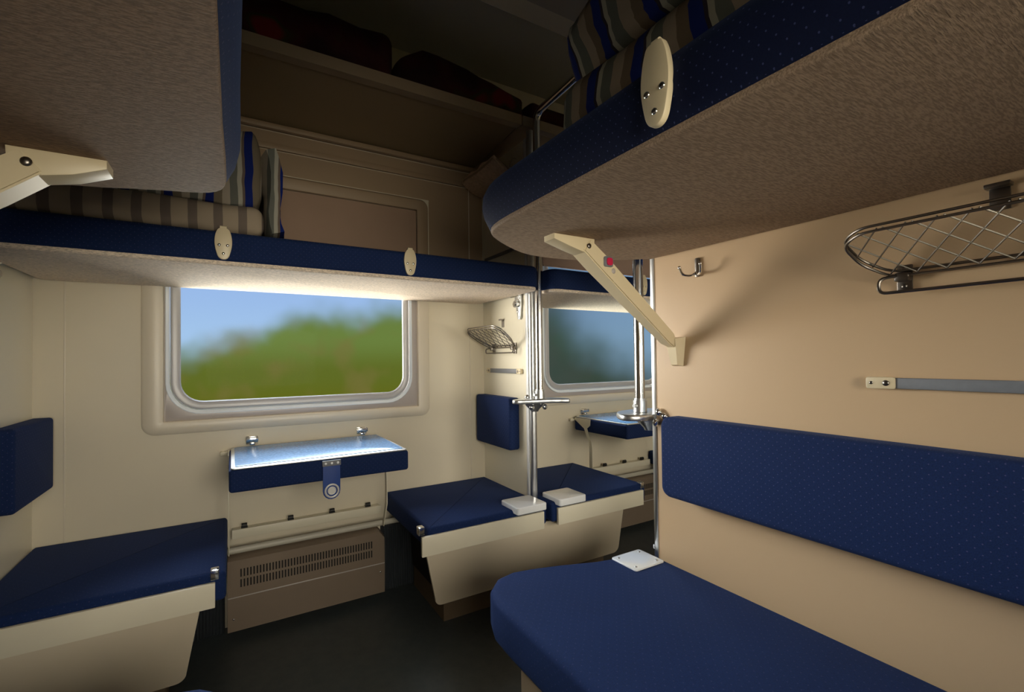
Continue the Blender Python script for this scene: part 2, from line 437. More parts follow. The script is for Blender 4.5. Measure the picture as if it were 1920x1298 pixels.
def storage_box(xt0, xt1, xb0, xb1, label):
    xc = (xt0 + xt1) / 2
    t = thing('storage_box', (xc, -.3, 0), label, 'box', 'boxes under the side seats')
    bm = B()
    # front panel leaning inward at the bottom with rounded lower corners
    def P_(x, z): return (x, -.505 + (.353 - z) * .21, z)
    out = [(xt1, .353), (xt0, .353)]
    r = .03
    for k2 in range(6):
        a = PI + PI / 2 * k2 / 5; out.append((xb0 + r + r * math.cos(a), .095 + r + r * math.sin(a)))
    for k2 in range(6):
        a = 1.5 * PI + PI / 2 * k2 / 5; out.append((xb1 - r + r * math.cos(a), .095 + r + r * math.sin(a)))
    loft(bm, [[P_(*p) for p in out], [(P_(*p)[0], P_(*p)[1] + .012, p[1]) for p in out]])
    obj('front_panel', bm, 'box', t)
    bm = B(); loft(bm, [[(xt0 + .09, -.485, .353), (xt1 - .05, -.485, .353), (xt1 - .05, -.06, .353), (xt0 + .09, -.06, .353)],
                        [(xb0 + .05, -.435, .10), (xb1 - .05, -.435, .10), (xb1 - .05, -.06, .10), (xb0 + .05, -.06, .10)]])
    obj('body', bm, 'slot', t)
    obj('plinth', box(B(), xb0 + .055, xb1 - .06, -.41, -.06, .0, .10), 'plinth', t)
    return t
storage_box(1.245, 2.297, 1.305, 2.305, 'cream under-seat box spanning the two seats at the chrome pole')
storage_box(-.53, .520, -.49, .478, 'cream under-seat box below the leftmost seat, in the lower left corner')
storage_box(1.245 + PITCH, 2.297 + PITCH, 1.305 + PITCH, 2.305 + PITCH, 'cream under-seat box mostly hidden beyond the farther table')

# ---------------------------------------------------------------- backrest pads
def side_pad(P, s, label):
    a, b_ = sorted((mx(P, s, .004), mx(P, s, .062)))
    bm = B(); pad(bm, rrect(-.352, -.022, .650, .895, .014), 'yz', a, b_, .010)
    return single('backrest_pad', bm, 'fab_yz', label, 'backrest', 'blue backrest pads')
side_pad(0, 1, 'short blue backrest pad at the left picture edge, above the leftmost seat')
side_pad(W, -1, 'short blue backrest pad beside the pole, facing the window table')
side_pad(W + PT, 1, 'blue backrest pad peeking out behind the chrome pole')
bm = B(); pad(bm, rrect(-2.86, -1.205, .664, .902, .03), 'yz', 1.722, 1.788, .014)
single('backrest_pad', bm, 'fab_yz', 'long dotted blue backrest across the peach partition on the right', 'backrest', 'blue backrest pads')

# ---------------------------------------------------------------- lower bunks
def lower_bunk(outl, P, s, label, plate=None):
    t = thing('lower_bunk', (mx(P, s, .3), -2.0, 0), label, 'bunk', 'lower bunks')
    bm = B(); pad(bm, outl, 'xy', .325, .446, .026, 5, .020)
    obj('cushion', bm, 'fab_xy', t)
    a, b_ = sorted((mx(P, s, .004), mx(P, s, .580)))
    obj('storage_chest', box(B(), a, b_, -2.9, -1.210, 0, .325, .004), 'wood', t)
    if plate:
        bm = B(); pad(bm, plate, 'xy', .438, .4505, .002)
        p = obj('corner_plate', bm, 'white', t); p['label'] = 'white metal corner plate with four screws'
        cx_ = sum(q[0] for q in plate) / len(plate); cy_ = sum(q[1] for q in plate) / len(plate)
        for q in rrect(cx_ - .045, cx_ + .045, cy_ - .035, cy_ + .035, .0005, 1)[::2]:
            obj('screw', dome(B(), (q[0], q[1], .4508), .0045, 'z', .3), 'chrome', p)
    return t
def bunk_outline(P, s, w=.592):
    pts = [(.006, -1.105), (.10, -1.080), (.20, -1.058), (.31, -1.020), (.40, -.995), (.46, -.985), (.52, -.998), (.565, -1.04), (w - .004, -1.10), (w, -1.18), (w, -2.88), (.006, -2.88)]
    return [(mx(P, s, u), y) for u, y in pts]
pl = rrect(1.640, 1.765, -1.182, -1.080, .008, 3)
lower_bunk(bunk_outline(W, -1), W, -1, 'blue lower bunk in the right foreground with a white corner plate', pl)
bo = [(.006, -1.10), (.2, -1.095), (.40, -1.072), (.50, -1.062), (.55, -1.078), (.585, -1.11), (.594, -1.17), (.594, -2.88), (.006, -2.88)]
lower_bunk(bo, 0, 1, 'blue lower bunk whose corner just shows at the bottom picture edge')
pl2 = rrect(W + PT + .02, W + PT + .13, -1.182, -1.078, .008, 3)
lower_bunk(bunk_outline(W + PT, 1), W + PT, 1, 'lower bunk hidden behind the peach partition, only its corner showing', pl2)

# ---------------------------------------------------------------- upper bunks
def screws(parent, pts, axis, r=.005):
    for p in pts: obj('screw', dome(B(), p, r, axis, .6), 'chrome', parent)
def latch_yz(parent, x, s, y, z0, z1):
    """ivory oval plate on a face looking to -s"""
    h = z1 - z0; prof = [(-.013, 0), (.013, 0), (.022, .30 * h), (.025, .55 * h), (.021, .80 * h), (.015, .96 * h), (.011, h), (-.011, h), (-.015, .96 * h), (-.021, .80 * h), (-.025, .55 * h), (-.022, .30 * h)]
    bm = B(); pad(bm, [(y + a, z0 + c) for a, c in smooth2d(prof, 3)], 'yz', x, x - s * .012, .002, 2)
    cyl(bm, (x - s * .004, y - .006, z1), (x - s * .004, y + .006, z1), .006)
    p = obj('latch', bm, 'plastic', parent); p['label'] = 'ivory oval latch plate with three screws'
    screws(p, [(x - s * .012, y - .013, z0 + .42 * h), (x - s * .012, y + .013, z0 + .42 * h), (x - s * .012, y, z0 + .17 * h)], 'x')
def latch_xz(parent, x, y, z0, z1, w=.024):
    h = z1 - z0; k_ = w / .025
    prof = [(-.013, 0), (.013, 0), (.022, .30 * h), (.025, .55 * h), (.021, .80 * h), (.012, .95 * h), (-.012, .95 * h), (-.021, .80 * h), (-.025, .55 * h), (-.022, .30 * h)]
    bm = B(); pad(bm, [(x + a * k_, z0 + c) for a, c in smooth2d(prof, 3)], 'xz', y, y - .010, .002, 2)
    cyl(bm, (x - .009, y - .004, z1 - .004), (x + .009, y - .004, z1 - .004), .005)
    p = obj('latch', bm, 'plastic', parent); p['label'] = 'ivory oval latch plate with three screws'
    screws(p, [(x - .011, y - .0105, z0 + .42 * h), (x + .011, y - .0105, z0 + .42 * h), (x, y - .0105, z0 + .17 * h)], 'y', .0045)
def upper_bunk(outl, P, s, label, lam, zb=1.398, zt=1.508, dark=None):
    t = thing('upper_bunk', (mx(P, s, .3), -2.0, zb), label, 'bunk', 'upper bunks over the compartment')
    bm = B()
    prof = [(.012, 0), (.0, .006), (-.012, .03), (-.018, .055), (-.016, .08), (-.006, .10), (.012, .110)]
    loft(bm, [to3(inset2d(outl, i), 'xy', zb + .002 + z) for i, z in prof])
    for v in bm.verts: v.co.x = min(v.co.x, P - .001) if s < 0 else max(v.co.x, P + .001)
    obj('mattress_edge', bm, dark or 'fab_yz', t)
    bm = B(); pad(bm, inset2d(outl, .003), 'xy', zb - .004, zb + .012, .005, 3, .001)
    obj('base_board', bm, lam, t)
    return t
def end_curve(P, s, w, k=0):
    pts = [(.002, -1.140), (.04, -1.122), (.10, -1.075), (.15, -1.045), (.24, -1.010), (.34, -1.000), (.42, -1.012), (.50, -1.055), (.57, -1.105), (.615, -1.145), (w - .012, -1.185), (w - .001, -1.25), (w, -1.4), (w, -2.86), (.002, -2.86)]
    pts = [(mx(P, s, u), y) for u, y in pts]
    c = smooth2d(pts, 1); return c
ub = upper_bunk(end_curve(W, -1, .648), W, -1, 'large upper bunk at top right, blue edge over tan textured underside', 'lam', dark='fab_shade')
latch_yz(ub, 1.127, 1, -1.712, 1.402, 1.520)
lo = [(.002, -1.045), (.12, -1.048), (.258, -1.062), (.38, -1.09), (.49, -1.129), (.545, -1.143), (.577, -1.160), (.595, -1.192), (.599, -1.25), (.594, -1.5), (.594, -2.86), (.002, -2.86)]
ul = upper_bunk(smooth2d(lo, 1), 0, 1, 'upper bunk at top left seen from below, tan underside with blue rim', 'lam_y')
un = upper_bunk(end_curve(W + PT, 1, .63), W + PT, 1, 'upper bunk beyond the peach partition, just peeking past its edge', 'lam')

def brace(parent, P, s, xl0, xl1, y=-1.222, k_=1.0):
    """folding support arm: wall bracket, diagonal arm and link plate under the bunk"""
    xb = mx(P, s, .018)
    bm = B()
    loft(bm, [[(mx(P, s, .001), y - .030, 1.14), (mx(P, s, .001), y + .026, 1.14), (mx(P, s, .001), y + .016, 1.052), (mx(P, s, .001), y - .020, 1.052)],
              [(mx(P, s, .034), y - .018, 1.135), (mx(P, s, .034), y + .018, 1.135), (mx(P, s, .018), y + .010, 1.056), (mx(P, s, .018), y - .012, 1.056)]])
    a = Vector((mx(P, s, .022), y, 1.118)); e = Vector((xl1, y, 1.372)); d = (e - a).normalized(); n = Vector((0, 1, 0)).cross(d).normalized()
    if n.z < 0: n = -n
    arm = obj('support_arm', bm, 'plastic', parent); arm['label'] = 'ivory folding support arm from the partition to the bunk'
    bm = B(); L = []
    def sec(c, hw, hh):
        return [tuple(c + Vector((0, 1, 0)) * (hw * p) + n * (hh * q)) for p, q in ((-1, -1), (1, -1), (1, 1), (-1, 1))]
    loft(bm, [sec(a, .011, .012), sec(a + d * .03, .017, .019), sec(a + d * .2, .022, .021), sec(e - d * .06, .026, .022), sec(e + d * .006, .026, .020)])
    bmesh.ops.bevel(bm, geom=[g for g in bm.edges if g.calc_face_angle(0) > 1], offset=.003, segments=2, affect='EDGES')
    obj('arm', bm, 'plastic', arm)
    bm = B()
    x0, x1 = sorted((xl0, xl1 + s * .02))
    out = [(xl1 + s * .022, 1.345), (xl1 - s * .03, 1.352), (xl1 - s * .034, 1.37), (xl1 - s * .026, 1.394), (xl0, 1.394), (xl0 - s * .004, 1.376), (xl0 - s * .02, 1.362)] if False else [(xl1 - s * .004, 1.352), (xl1 - s * .022, 1.360), (xl1 - s * .024, 1.394), (xl0, 1.394), (xl0, 1.380), (xl1 + s * .05, 1.364)]
    pad(bm, out, 'xz', y - .022, y + .022, .002, 2)
    obj('link_plate', bm, 'plastic', arm)
    obj('pivot_bolt', dome(B(), tuple(e + Vector((0, -.027, 0))), .007, 'y', .5), 'steel', arm)
    obj('pivot_bolt', dome(B(), tuple(a + Vector((0, -.017, 0))), .005, 'y', .5), 'steel', arm)
    m_ = a + (e - a) * .80
    if s < 0:
        q = a + (e - a) * .83 + n * .010; q2 = a + (e - a) * .76 + n * .004
        bm = B(); pad(bm, [(q.x + c_, q.z + d_) for c_, d_ in rrect(-.016, .016, -.014, .014, .006, 3)], 'xz', y - .022, y - .030, .001, 2)
        obj('button', bm, 'glass_edge', arm)
        bm = B(); pad(bm, [(q.x + .002 + c_, q.z + d_) for c_, d_ in rrect(-.010, .010, -.010, .010, .006, 3)], 'xz', y - .028, y - .033, .001, 2)
        obj('red_insert', bm, 'red', arm)
        obj('arm_screw', dome(B(), (q2.x, y - .024, q2.z), .008, 'y', .4), 'wing', arm)
brace(ub, W, -1, 1.305, 1.415)
brace(ul, 0, 1, .435, .345, -1.225)

# ---------------------------------------------------------------- side upper bunks
def side_bunk(P, label):
    t = thing('side_upper_bunk', (P + .9, -.28, 1.38), label, 'bunk', 'upper bunks along the window wall')
    bm = B(); pad(bm, rrect(P + .012, P + 1.765, -.562, -.012, .045, 6), 'xy', 1.384, 1.478, .018, 5)
    obj('mattress_edge', bm, 'fab_xz', t)
    bm = B(); pad(bm, rrect(P + .018, P + 1.760, -.556, -.004, .040, 6), 'xy', 1.374, 1.390, .006, 3)
    obj('base_board', bm, 'lam_s', t)
    for x in (.581, 1.171): latch_xz(t, P + x, -.562, 1.389, 1.490)
    return t
sb = side_bunk(0, 'long upper bunk above the window with blue front and two ivory latches')
sb2 = copy_tree(sb, (PITCH, 0, 0), label='upper bunk over the second window, seen behind the chrome poles')

# hinge castings holding the side bunks
def hinge(P, s, label, y=-.362, zt=1.392):
    t = thing('bunk_hinge', (mx(P, s, .01), y, 1.3), label, 'hinge', 'cast hinges under the side bunks')
    bm = B()
    out = [(y - .020, zt), (y + .036, zt), (y + .030, zt - .03), (y + .024, zt - .06), (y + .012, zt - .10), (y + .008, zt - .128), (y - .014, zt - .128), (y - .016, zt - .09), (y - .022, zt - .05)]
    a, b_ = sorted((mx(P, s, .001), mx(P, s, .014))); pad(bm, smooth2d(out, 1), 'yz', a, b_, .004, 2)
    obj('casting', bm, 'alu', t)
    bm = B(); cyl(bm, (mx(P, s, .004), y + .003, zt - .055), (mx(P, s, .030), y + .003, zt - .055), .017); cyl(bm, (mx(P, s, .004), y + .003, zt - .055), (mx(P, s, .036), y + .003, zt - .055), .009)
    obj('pivot', bm, 'chrome', t)
    bm = B(); cyl(bm, (mx(P, s, .016), y + .05, zt - .012), (mx(P, s, .016), y - .02, zt - .012), .010)
    obj('pin', bm, 'chrome', t)
    for q in ((y - .006, zt - .115), (y + .002, zt - .090), (y - .010, zt - .028)): obj('rivet', dome(B(), (mx(P, s, .015), *q), .005, 'x', .6), 'chrome', t)
    return t
hinge(W, -1, 'cast metal hinge under the bunk at the pole partition')
hinge(0, 1, 'cast metal hinge at the left picture edge under the side bunk')

# ---------------------------------------------------------------- window tables
def table(dx, label):
    t = thing('folding_table', (.9 + dx, -.2, .34), label, 'table', 'folding tables under the windows')
    x0, x1 = .592 + dx, 1.208 + dx
    bm = B(); pad(bm, rrect(x0, x1, -.432, -.016, .012), 'xy', .648, .724, .010)
    obj('cushion', bm, 'fab_xz', t)
    bm = B(); pad(bm, rrect(x0 + .006, x1 - .006, -.428, -.020, .010), 'xy', .722, .730, .003, 2)
    p = obj('rim', bm, 'alu', t)
    bm = B(); pad(bm, rrect(x0 + .018, x1 - .018, -.414, -.032, .010), 'xy', .728, .7325, .001, 2)
    obj('tabletop', bm, 'table', p)
    for x in (.675, 1.13):     # wall clips
        bm = B(); box(bm, dx + x - .022, dx + x + .022, -.006, -.0005, .736, .768, .001); box(bm, dx + x - .022, dx + x + .022, -.030, -.004, .760, .766, .001); box(bm, dx + x - .022, dx + x + .022, -.030, -.027, .750, .766, .001)
        box(bm, dx + x - .010, dx + x + .010, -.03, -.006, .735, .745, .002)
        obj('wall_clip', bm, 'chrome', t)
    # strap with snap fastener
    xs = .914 + dx; bm = B()
    out = [(xs - .030, .702), (xs + .030, .702), (xs + .030, .612)]
    for k2 in range(9):
        a = -PI * k2 / 8; out.append((xs + .030 * math.cos(a), .612 + .030 * math.sin(a)))
    out.append((xs - .030, .612))
    pad(bm, out[:3] + out[4:-2] + [out[-1]], 'xz', -.440, -.434, .001, 2)
    st = obj('strap', bm, 'tab', t); st['label'] = 'blue strap tab with a round metal snap'
    bm = B(); box(bm, xs - .032, xs + .032, -.444, -.438, .702, .722, .001)
    bp = obj('strap_clamp', bm, 'bar', st)
    for k2 in (-1, 0, 1):
        bm = B(); dome(bm, (xs + k2 * .021, -.445, .712), .0045, 'y', .5); obj('rivet', bm, 'white', st)
    bm = B(); ring_pts = [(xs + .0225 * math.cos(2 * PI * q / 24), -.443, .613 + .0225 * math.sin(2 * PI * q / 24)) for q in range(24)]
    tube(bm, ring_pts, .0036, 8, True)
    ring_pts = [(xs + .013 * math.cos(2 * PI * q / 24), -.443, .613 + .013 * math.sin(2 * PI * q / 24)) for q in range(24)]
    tube(bm, ring_pts, .002, 8, True); cyl(bm, (xs, -.4405, .613), (xs, -.443, .613), .012, 20)
    obj('snap_fastener', bm, 'snap', st)
    # flat arms carrying the table
    for sx, x in ((-1, x0 - .004), (1, x1 - .012)):
        bm = B()
        plate_ = [(-.025, .722), (-.158, .724), (-.155, .688), (-.128, .668), (-.100, .668), (-.028, .708)]
        a, b_ = x, x + .004
        pad(bm, plate_, 'yz', a, b_, .001, 2)
        arm_ = [(-.100, .675), (-.126, .675), (-.146, .625), (-.168, .597), (-.172, .560), (-.172, .445), (-.120, .330), (-.098, .330), (-.146, .445), (-.146, .595), (-.130, .612)]
        pad(bm, arm_, 'yz', a, b_, .001, 2)
        cyl(bm, ((a + b_) / 2, -.002, .707), ((a + b_) / 2, -.036, .712), .006)
        pass
        obj('support_arm', bm, 'lip', t)
    return t
tA = table(0, 'blue-edged folding table with pale blue top under the big window')
for dx_, lb in ((0, 'small cream peg of the bracket at the left end of the near table'), (PITCH, 'small cream peg of the bracket at the left end of the farther table')):
    single('table_nub', box(B(), dx_ + .560, dx_ + .586, -.022, -.001, .700, .716, .002), 'lip', lb, 'nub', 'bracket nubs beside the tables')  # nub of the table bracket, modelled as a piece of its own
copy_tree(tA, (PITCH, 0, 0), label='partly hidden folding table under the second window, behind the pole')

# ---------------------------------------------------------------- heaters, pipes and ducts
def heater(dx, label):
    t = thing('heater_cover', (.89 + dx, -.06, .03), label, 'heater', 'heater covers below the window tables')
    x0, x1 = .585 + dx, 1.200 + dx
    bm = B()
    sec = [(-.118, .036), (-.122, .165), (-.120, .308), (-.108, .316), (-.03, .320), (-.001, .320), (-.001, .036)]
    L = []
    for x, kz in ((x0, 0), (x0 + .004, 0), (x1 - .022, 0), (x1, 0)):
        L.append([(x, y, z if z < .3 or x < x1 - .001 else z - .028) for y, z in sec])
    loft(bm, L); obj('casing', bm, 'heater', t)
    bm = B(); box(bm, x0 + .001, x1 - .001, -.1245, -.1195, .166, .170, .001)
    obj('crease', bm, 'wing', t)
    bm = B()
    for row in (.2435, .2035):
        for i in range(46):
            x = x0 + .046 + i * (.510 / 45); z = row
            box(bm, x - .0027, x + .0027, -.1222, -.119, z, z + .030)
    obj('vent_slots', bm, 'slot', t)
    for x in (x0 + .02, x1 - .02): obj('screw', dome(B(), (x, -.122, .085 if x < x0 + .1 else .13), .004, 'y', .5), 'chrome', t)
    return t
hA = heater(0, 'brown steel heater cover with two rows of slots beneath the table')
copy_tree(hA, (PITCH, 0, 0), label='brown heater cover below the farther table, seen beside the partition edge')
def pipe(dx, label):
    bm = B(); tube(bm, [(.50 + dx, -.085, .336), (1.30 + dx, -.085, .336)], .013, 14)
    return single('heating_pipe', bm, 'heater_pale', label, 'pipe', 'pipes above the heaters')
pipe(0, 'pale round pipe running just above the near heater cover')
pipe(PITCH, 'pale round pipe above the farther heater cover')
def duct(dx, label):
    t = thing('cable_duct', (.9 + dx, -.03, .39), label, 'duct', 'cable ducts on the window wall')
    bm = B(); box(bm, .60 + dx, 1.205 + dx, -.046, -.001, .375, .400, .003); box(bm, .60 + dx, 1.205 + dx, -.050, -.040, .368, .404, .002)
    obj('channel', bm, 'lip', t)
    for x in (.645, .820, .990, 1.150):
        bm = B(); cyl(bm, (dx + x - .010, -.030, .412), (dx + x + .010, -.030, .412), .009); box(bm, dx + x - .012, dx + x + .012, -.036, -.020, .400, .408, .002)
        obj('cable_clip', bm, 'black', t)
    return t
dA = duct(0, 'cream cable duct with black clips on the wall above the near pipe')
copy_tree(dA, (PITCH, 0, 0), label='cream cable duct with black clips above the farther heater')
def ribs(x0, x1, label):
    bm = B(); n = int((x1 - x0) / .011)
    pts = []
    for i in range(n * 2 + 1):
        x = x0 + (x1 - x0) * i / (n * 2); pts.append((x, -.042 if i % 2 else -.030))
    prof = pts + [(x1, -.001), (x0, -.001)]
    loft(bm, [to3(prof, 'xy', .0), to3(prof, 'xy', .30)])
    return single('ribbed_radiator', bm, 'slot2', label, 'radiator', 'ribbed radiators low on the wall')
M['slot2'] = plain('dark_blue_grey_ribs', (.06, .07, .08), .5, .2)
ribs(.03, .575, 'dark ribbed radiator panel low on the wall, left of the brown heater')
ribs(1.215, 1.76, 'dark ribbed radiator panel low on the wall, right of the brown heater')
ribs(1.215 + PITCH, 1.76 + PITCH, 'dark ribbed radiator panel beyond the farther heater')

# ---------------------------------------------------------------- poles and step brackets
bm = B()
tube(bm, fillet([(1.800, -.493, .9012), (1.800, -.493, 2.185), (1.800, -1.063, 2.215), (1.800, -1.063, .8972)], .05, 6), .0165, 18)
pole = thing('handrail_pole', (1.80, -.75, .895), 'chrome tube handrail arching over the aisle between the two partitions', 'handrail')
obj('tube', bm, 'chrome', pole)
for y in (-.493, -1.063):
    bm = B(); cyl(bm, (1.800, y, .9012 if y > -.6 else .8972), (1.800, y, .935), .0225, 20); cyl(bm, (1.800, y, .935), (1.800, y, .942), .0195, 20); cyl(bm, (1.800, y, .918), (1.800 - .034, y - .004, .918), .006)
    obj('socket', bm, 'alu', pole)
def step(label, outl, zt, cone, hinge_at):
    t = thing('step_bracket', (1.80, outl[0][1], zt - .05), label, 'bracket', 'cast footstep brackets on the partitions')
    bm = B(); pad(bm, smooth2d(outl, 2), 'xy', zt - .020, zt, .006, 3)
    obj('step_plate', bm, 'alu', t)
    bm = B(); c = Vector(cone)
    loft(bm, [[(c.x + r * math.cos(a), c.y + r * math.sin(a) * .8, z) for a in [2 * PI * q / 16 for q in range(16)]] for r, z in ((.052, zt - .018), (.044, zt - .032), (.022, zt - .052), (.018, zt - .06))])
    obj('boss', bm, 'alu', t)
    for q in hinge_at:
        bm = B(); dome(bm, q, .013, 'y', .7); cyl(bm, q, (q[0], q[1] - .012, q[2]), .006, 10)
        obj('bolt', bm, 'chrome', t)
    return t
step('cast metal footstep with the pole standing on it, above the blue side seats',
     [(1.672, -.452), (1.672, -.492), (1.74, -.510), (1.80, -.520), (1.86, -.535), (1.905, -.575), (1.925, -.550), (1.89, -.470), (1.86, -.430), (1.74, -.430)], .900, (1.80, -.452, 0),
     [(1.765, -.482, .862), (1.828, -.492, .862), (1.762, -.452, .905)])
step('cast metal footstep on the edge of the peach partition holding the second pole',
     [(1.700, -1.060), (1.690, -1.100), (1.730, -1.135), (1.80, -1.135), (1.90, -1.110), (1.95, -1.05), (1.92, -.99), (1.84, -.985), (1.75, -1.0)], .896, (1.82, -1.085, 0),
     [(1.782, -1.156, .905), (1.775, -1.150, .872), (1.790, -1.172, .893)])

# ---------------------------------------------------------------- wire racks
def rack(P, s, y0, y1, zh, label, depth=.115, rise=.085, tab_z=.10, loop=.030):
    """y0 near the window wall end, y1 the other (y1<y0)"""
    t = thing('wire_rack', (mx(P, s, .01), (y0 + y1) / 2, zh), label, 'rack', 'folding wire racks on the partitions')
    def Q(u, y): return Vector((mx(P, s, .016 + u * depth), y, zh + u * rise))
    for off in (0, .010):
        fr = [Q(0, y0 - .045), Q(0, y1 + .045), Q(.35, y1 + .008), Q(.80, y1 - .004), Q(1, y1 + .03), Q(1, y0 - .03), Q(.80, y0 + .004), Q(.35, y0 - .008)]
        fr = [p + Vector((0, 0, off)) for p in fr]
        f2 = fillet([fr[-1]] + fr + [fr[0]], .02, 4)[1:-1]
        obj('frame', tube(B(), f2, .0028, 8, True), 'steel', t)
    bm = B(); L = y0 - y1; n = max(6, int(round(L / .042))); st = L / n
    def inside(u, y):
        e_ = min(y0 - y, y - y1); lim = .045 - u / .35 * .037 if u < .35 else (.008 - (u - .35) / .45 * .012 if u < .8 else -.004 + (u - .8) / .2 * .034)
        return e_ >= lim and 0 <= u <= 1
    for k2 in range(-3, n + 4):
        for d_ in (1, -1):
            pts = [(w_ / 40, y1 + k2 * st + d_ * st * 2.4 * w_ / 40) for w_ in range(41)]
            pts = [p for p in pts if inside(*p)]
            if len(pts) > 3: tube(bm, [Q(*pts[0]) + Vector((0, 0, .004)), Q(*pts[-1]) + Vector((0, 0, .004))], .0015, 5)
    obj('net', bm, 'steel', t)
    # towel rail loop
    xr = mx(P, s, .034)
    lp = [(xr, y0 - .03, zh - .004), (xr, y0 - .03, zh - loop - .004), (xr, y1 + .03, zh - loop - .004), (xr, y1 + .03, zh - .004)]
    bm = B(); tube(bm, fillet([(xr - s * .012, y0 - .055, zh)] + lp + [(xr - s * .012, y1 + .055, zh)], .016, 6), .0032, 8)
    obj('towel_rail', bm, 'steel', t)
    for y in (y0 - .062, y1 + .062):
        bm = B(); a, b_ = sorted((mx(P, s, .001), mx(P, s, .006))); box(bm, a, b_, y - .012, y + .012, zh - .030, zh + .022, .001)
        a, b_ = sorted((mx(P, s, .004), mx(P, s, .024))); box(bm, a, b_, y - .012, y + .012, zh - .012, zh + .006, .004)
        dome(bm, (mx(P, s, .007), y, zh - .021), .005, 'x', .6); dome(bm, (mx(P, s, .007), y, zh + .014), .005, 'x', .6)
        obj('wall_bracket', bm, 'steel', t)
    return t
def rack_catch(P, s, y, zt, label, h=.045, w=.026):
    bm = B(); a, b_ = sorted((mx(P, s, .001), mx(P, s, .005))); box(bm, a, b_, y - w / 2, y + w / 2, zt - h, zt, .001)
    a, b_ = sorted((mx(P, s, .001), mx(P, s, .022))); box(bm, a, b_, y - w / 2 - .003, y + w / 2 + .003, zt - .006, zt + .001, .001)
    return single('rack_catch', bm, 'steel', label, 'catch', 'metal catches above the wire racks')
rack(W, -1, -.055, -.375, 1.135, 'small wire mesh rack on the side partition beside the pole', .125, .090, loop=.022)
rack(W, -1, -1.700, -2.55, 1.238, 'long wire mesh rack on the peach partition at the right picture edge', .105, .078)
rack_catch(W, -1, -.205, 1.278, 'tiny metal catch above the small wire rack', .040, .014)
rack_catch(W, -1, -1.894, 1.378, 'dark metal catch above the long wire rack at right')

# grey elastic bars with ivory end plates
def bar(P, s, y0, y1, z, label, m='bar', plates=(True, True), h=.022, pl_=.045):
    t = thing('grab_strap', (mx(P, s, .005), y0, z), label, 'strap', 'flat grey straps on the partitions')
    a, b_ = sorted((mx(P, s, .004), mx(P, s, .012)))
    obj('strap', box(B(), a, b_, min(y0, y1), max(y0, y1), z - h / 2, z + h / 2, .002), m, t)
    for on, y, d_ in ((plates[0], y0, 1), (plates[1], y1, -1)):
        if not on: continue
        bm = B(); c = sorted((y - d_ * .004, y + d_ * pl_)); a2, b2 = sorted((mx(P, s, .001), mx(P, s, .014)))
        pad(bm, rrect(c[0], c[1], z - h * .5 - .001, z + h * .5 + .001, .004, 3), 'yz', a2, b2, .001, 2)
        p = obj('end_plate', bm, 'plastic', t)
        for q in (.25, .80): obj('screw', dome(B(), (mx(P, s, .014), y + d_ * pl_ * q, z), .0035 if q > .5 else .006, 'x', .5), 'steel', p)
    return t
bar(W, -1, -1.742, -2.7, 1.021, 'long flat grey strap with ivory end plate on the peach partition')
bar(W, -1, -.085, -.345, 1.020, 'short flat grey strap below the small wire rack', plates=(True, True), pl_=.03)
bar(W, -1, -.04, -.385, 1.607, 'dark strap on the pole partition just above the side bunk', plates=(False, False), h=.016)

# double coat hook
def hook(P, s, y, z, label):
    t = thing('coat_hook', (mx(P, s, .005), y, z), label, 'hook')
    bm = B(); a, b_ = sorted((mx(P, s, .001), mx(P, s, .009))); pad(bm, rrect(y - .007, y + .007, z - .034, z + .022, .005, 3), 'yz', a, b_, .002, 2)
    obj('back_plate', bm, 'steel', t)
    for d_ in (1, -1):
        bm = B(); p = [(mx(P, s, .008), y, z - .020), (mx(P, s, .018), y + d_ * .012, z - .030), (mx(P, s, .032), y + d_ * .030, z - .026), (mx(P, s, .040), y + d_ * .034, z - .004)]
        tube(bm, fillet(p, .012, 5), .0036, 8); dome(bm, p[-1], .005, 'z', 1)
        obj('prong', bm, 'chrome', t)
hook(W, -1, -1.298, 1.346, 'double chrome coat hook on the peach partition')
bm = B(); tube(bm, fillet([(1.788, -.345, 2.035), (1.76, -.352, 2.03), (1.745, -.355, 1.985)], .01), .003, 8)
single('wall_hook', bm, 'chrome', 'thin metal hook high on the pole partition under the shelf', 'hook')

# small brown net pocket hanging on the side partition
def pocket():
    bm = B(); N, K = 12, 6
    def P_(i, j, o):
        v, u = i / N, j / K
        y = -.01 - .33 * v - .03 * u; x = 1.785 - .135 * u; z = 1.95 + .045 * u
        z += .010 * math.sin(v * 17 + u * 3) * (1 - abs(2 * v - 1)) + .012 * math.sin(u * PI) * (-1)
        return (x, y, z + o)
    loops = []
    grid = [[[bm.verts.new(P_(i, j, o)) for j in range(K + 1)] for i in range(N + 1)] for o in (0, .02)]
    for g in range(2):
        for i in range(N):
            for j in range(K): bm.faces.new((grid[g][i][j], grid[g][i + 1][j], grid[g][i + 1][j + 1], grid[g][i][j + 1]))
    for i in range(N):
        for j in (0, K): bm.faces.new((grid[0][i][j], grid[0][i + 1][j], grid[1][i + 1][j], grid[1][i][j]))
    for j in range(K):
        for i in (0, N): bm.faces.new((grid[0][i][j], grid[0][i][j + 1], grid[1][i][j + 1], grid[1][i][j]))
    t = thing('net_shelf', (1.78, -.18, 1.95), 'small brown folded net shelf high on the pole partition', 'shelf')
    obj('cloth', bm, 'wicker', t)
    rim = [P_(0, 0, .01), P_(0, K, .01), P_(N // 2, K, .01), P_(N, K, .01), P_(N, 0, .01)]
    obj('rim', tube(B(), fillet(rim, .03, 5), .005, 8), 'wood', t)
pocket()

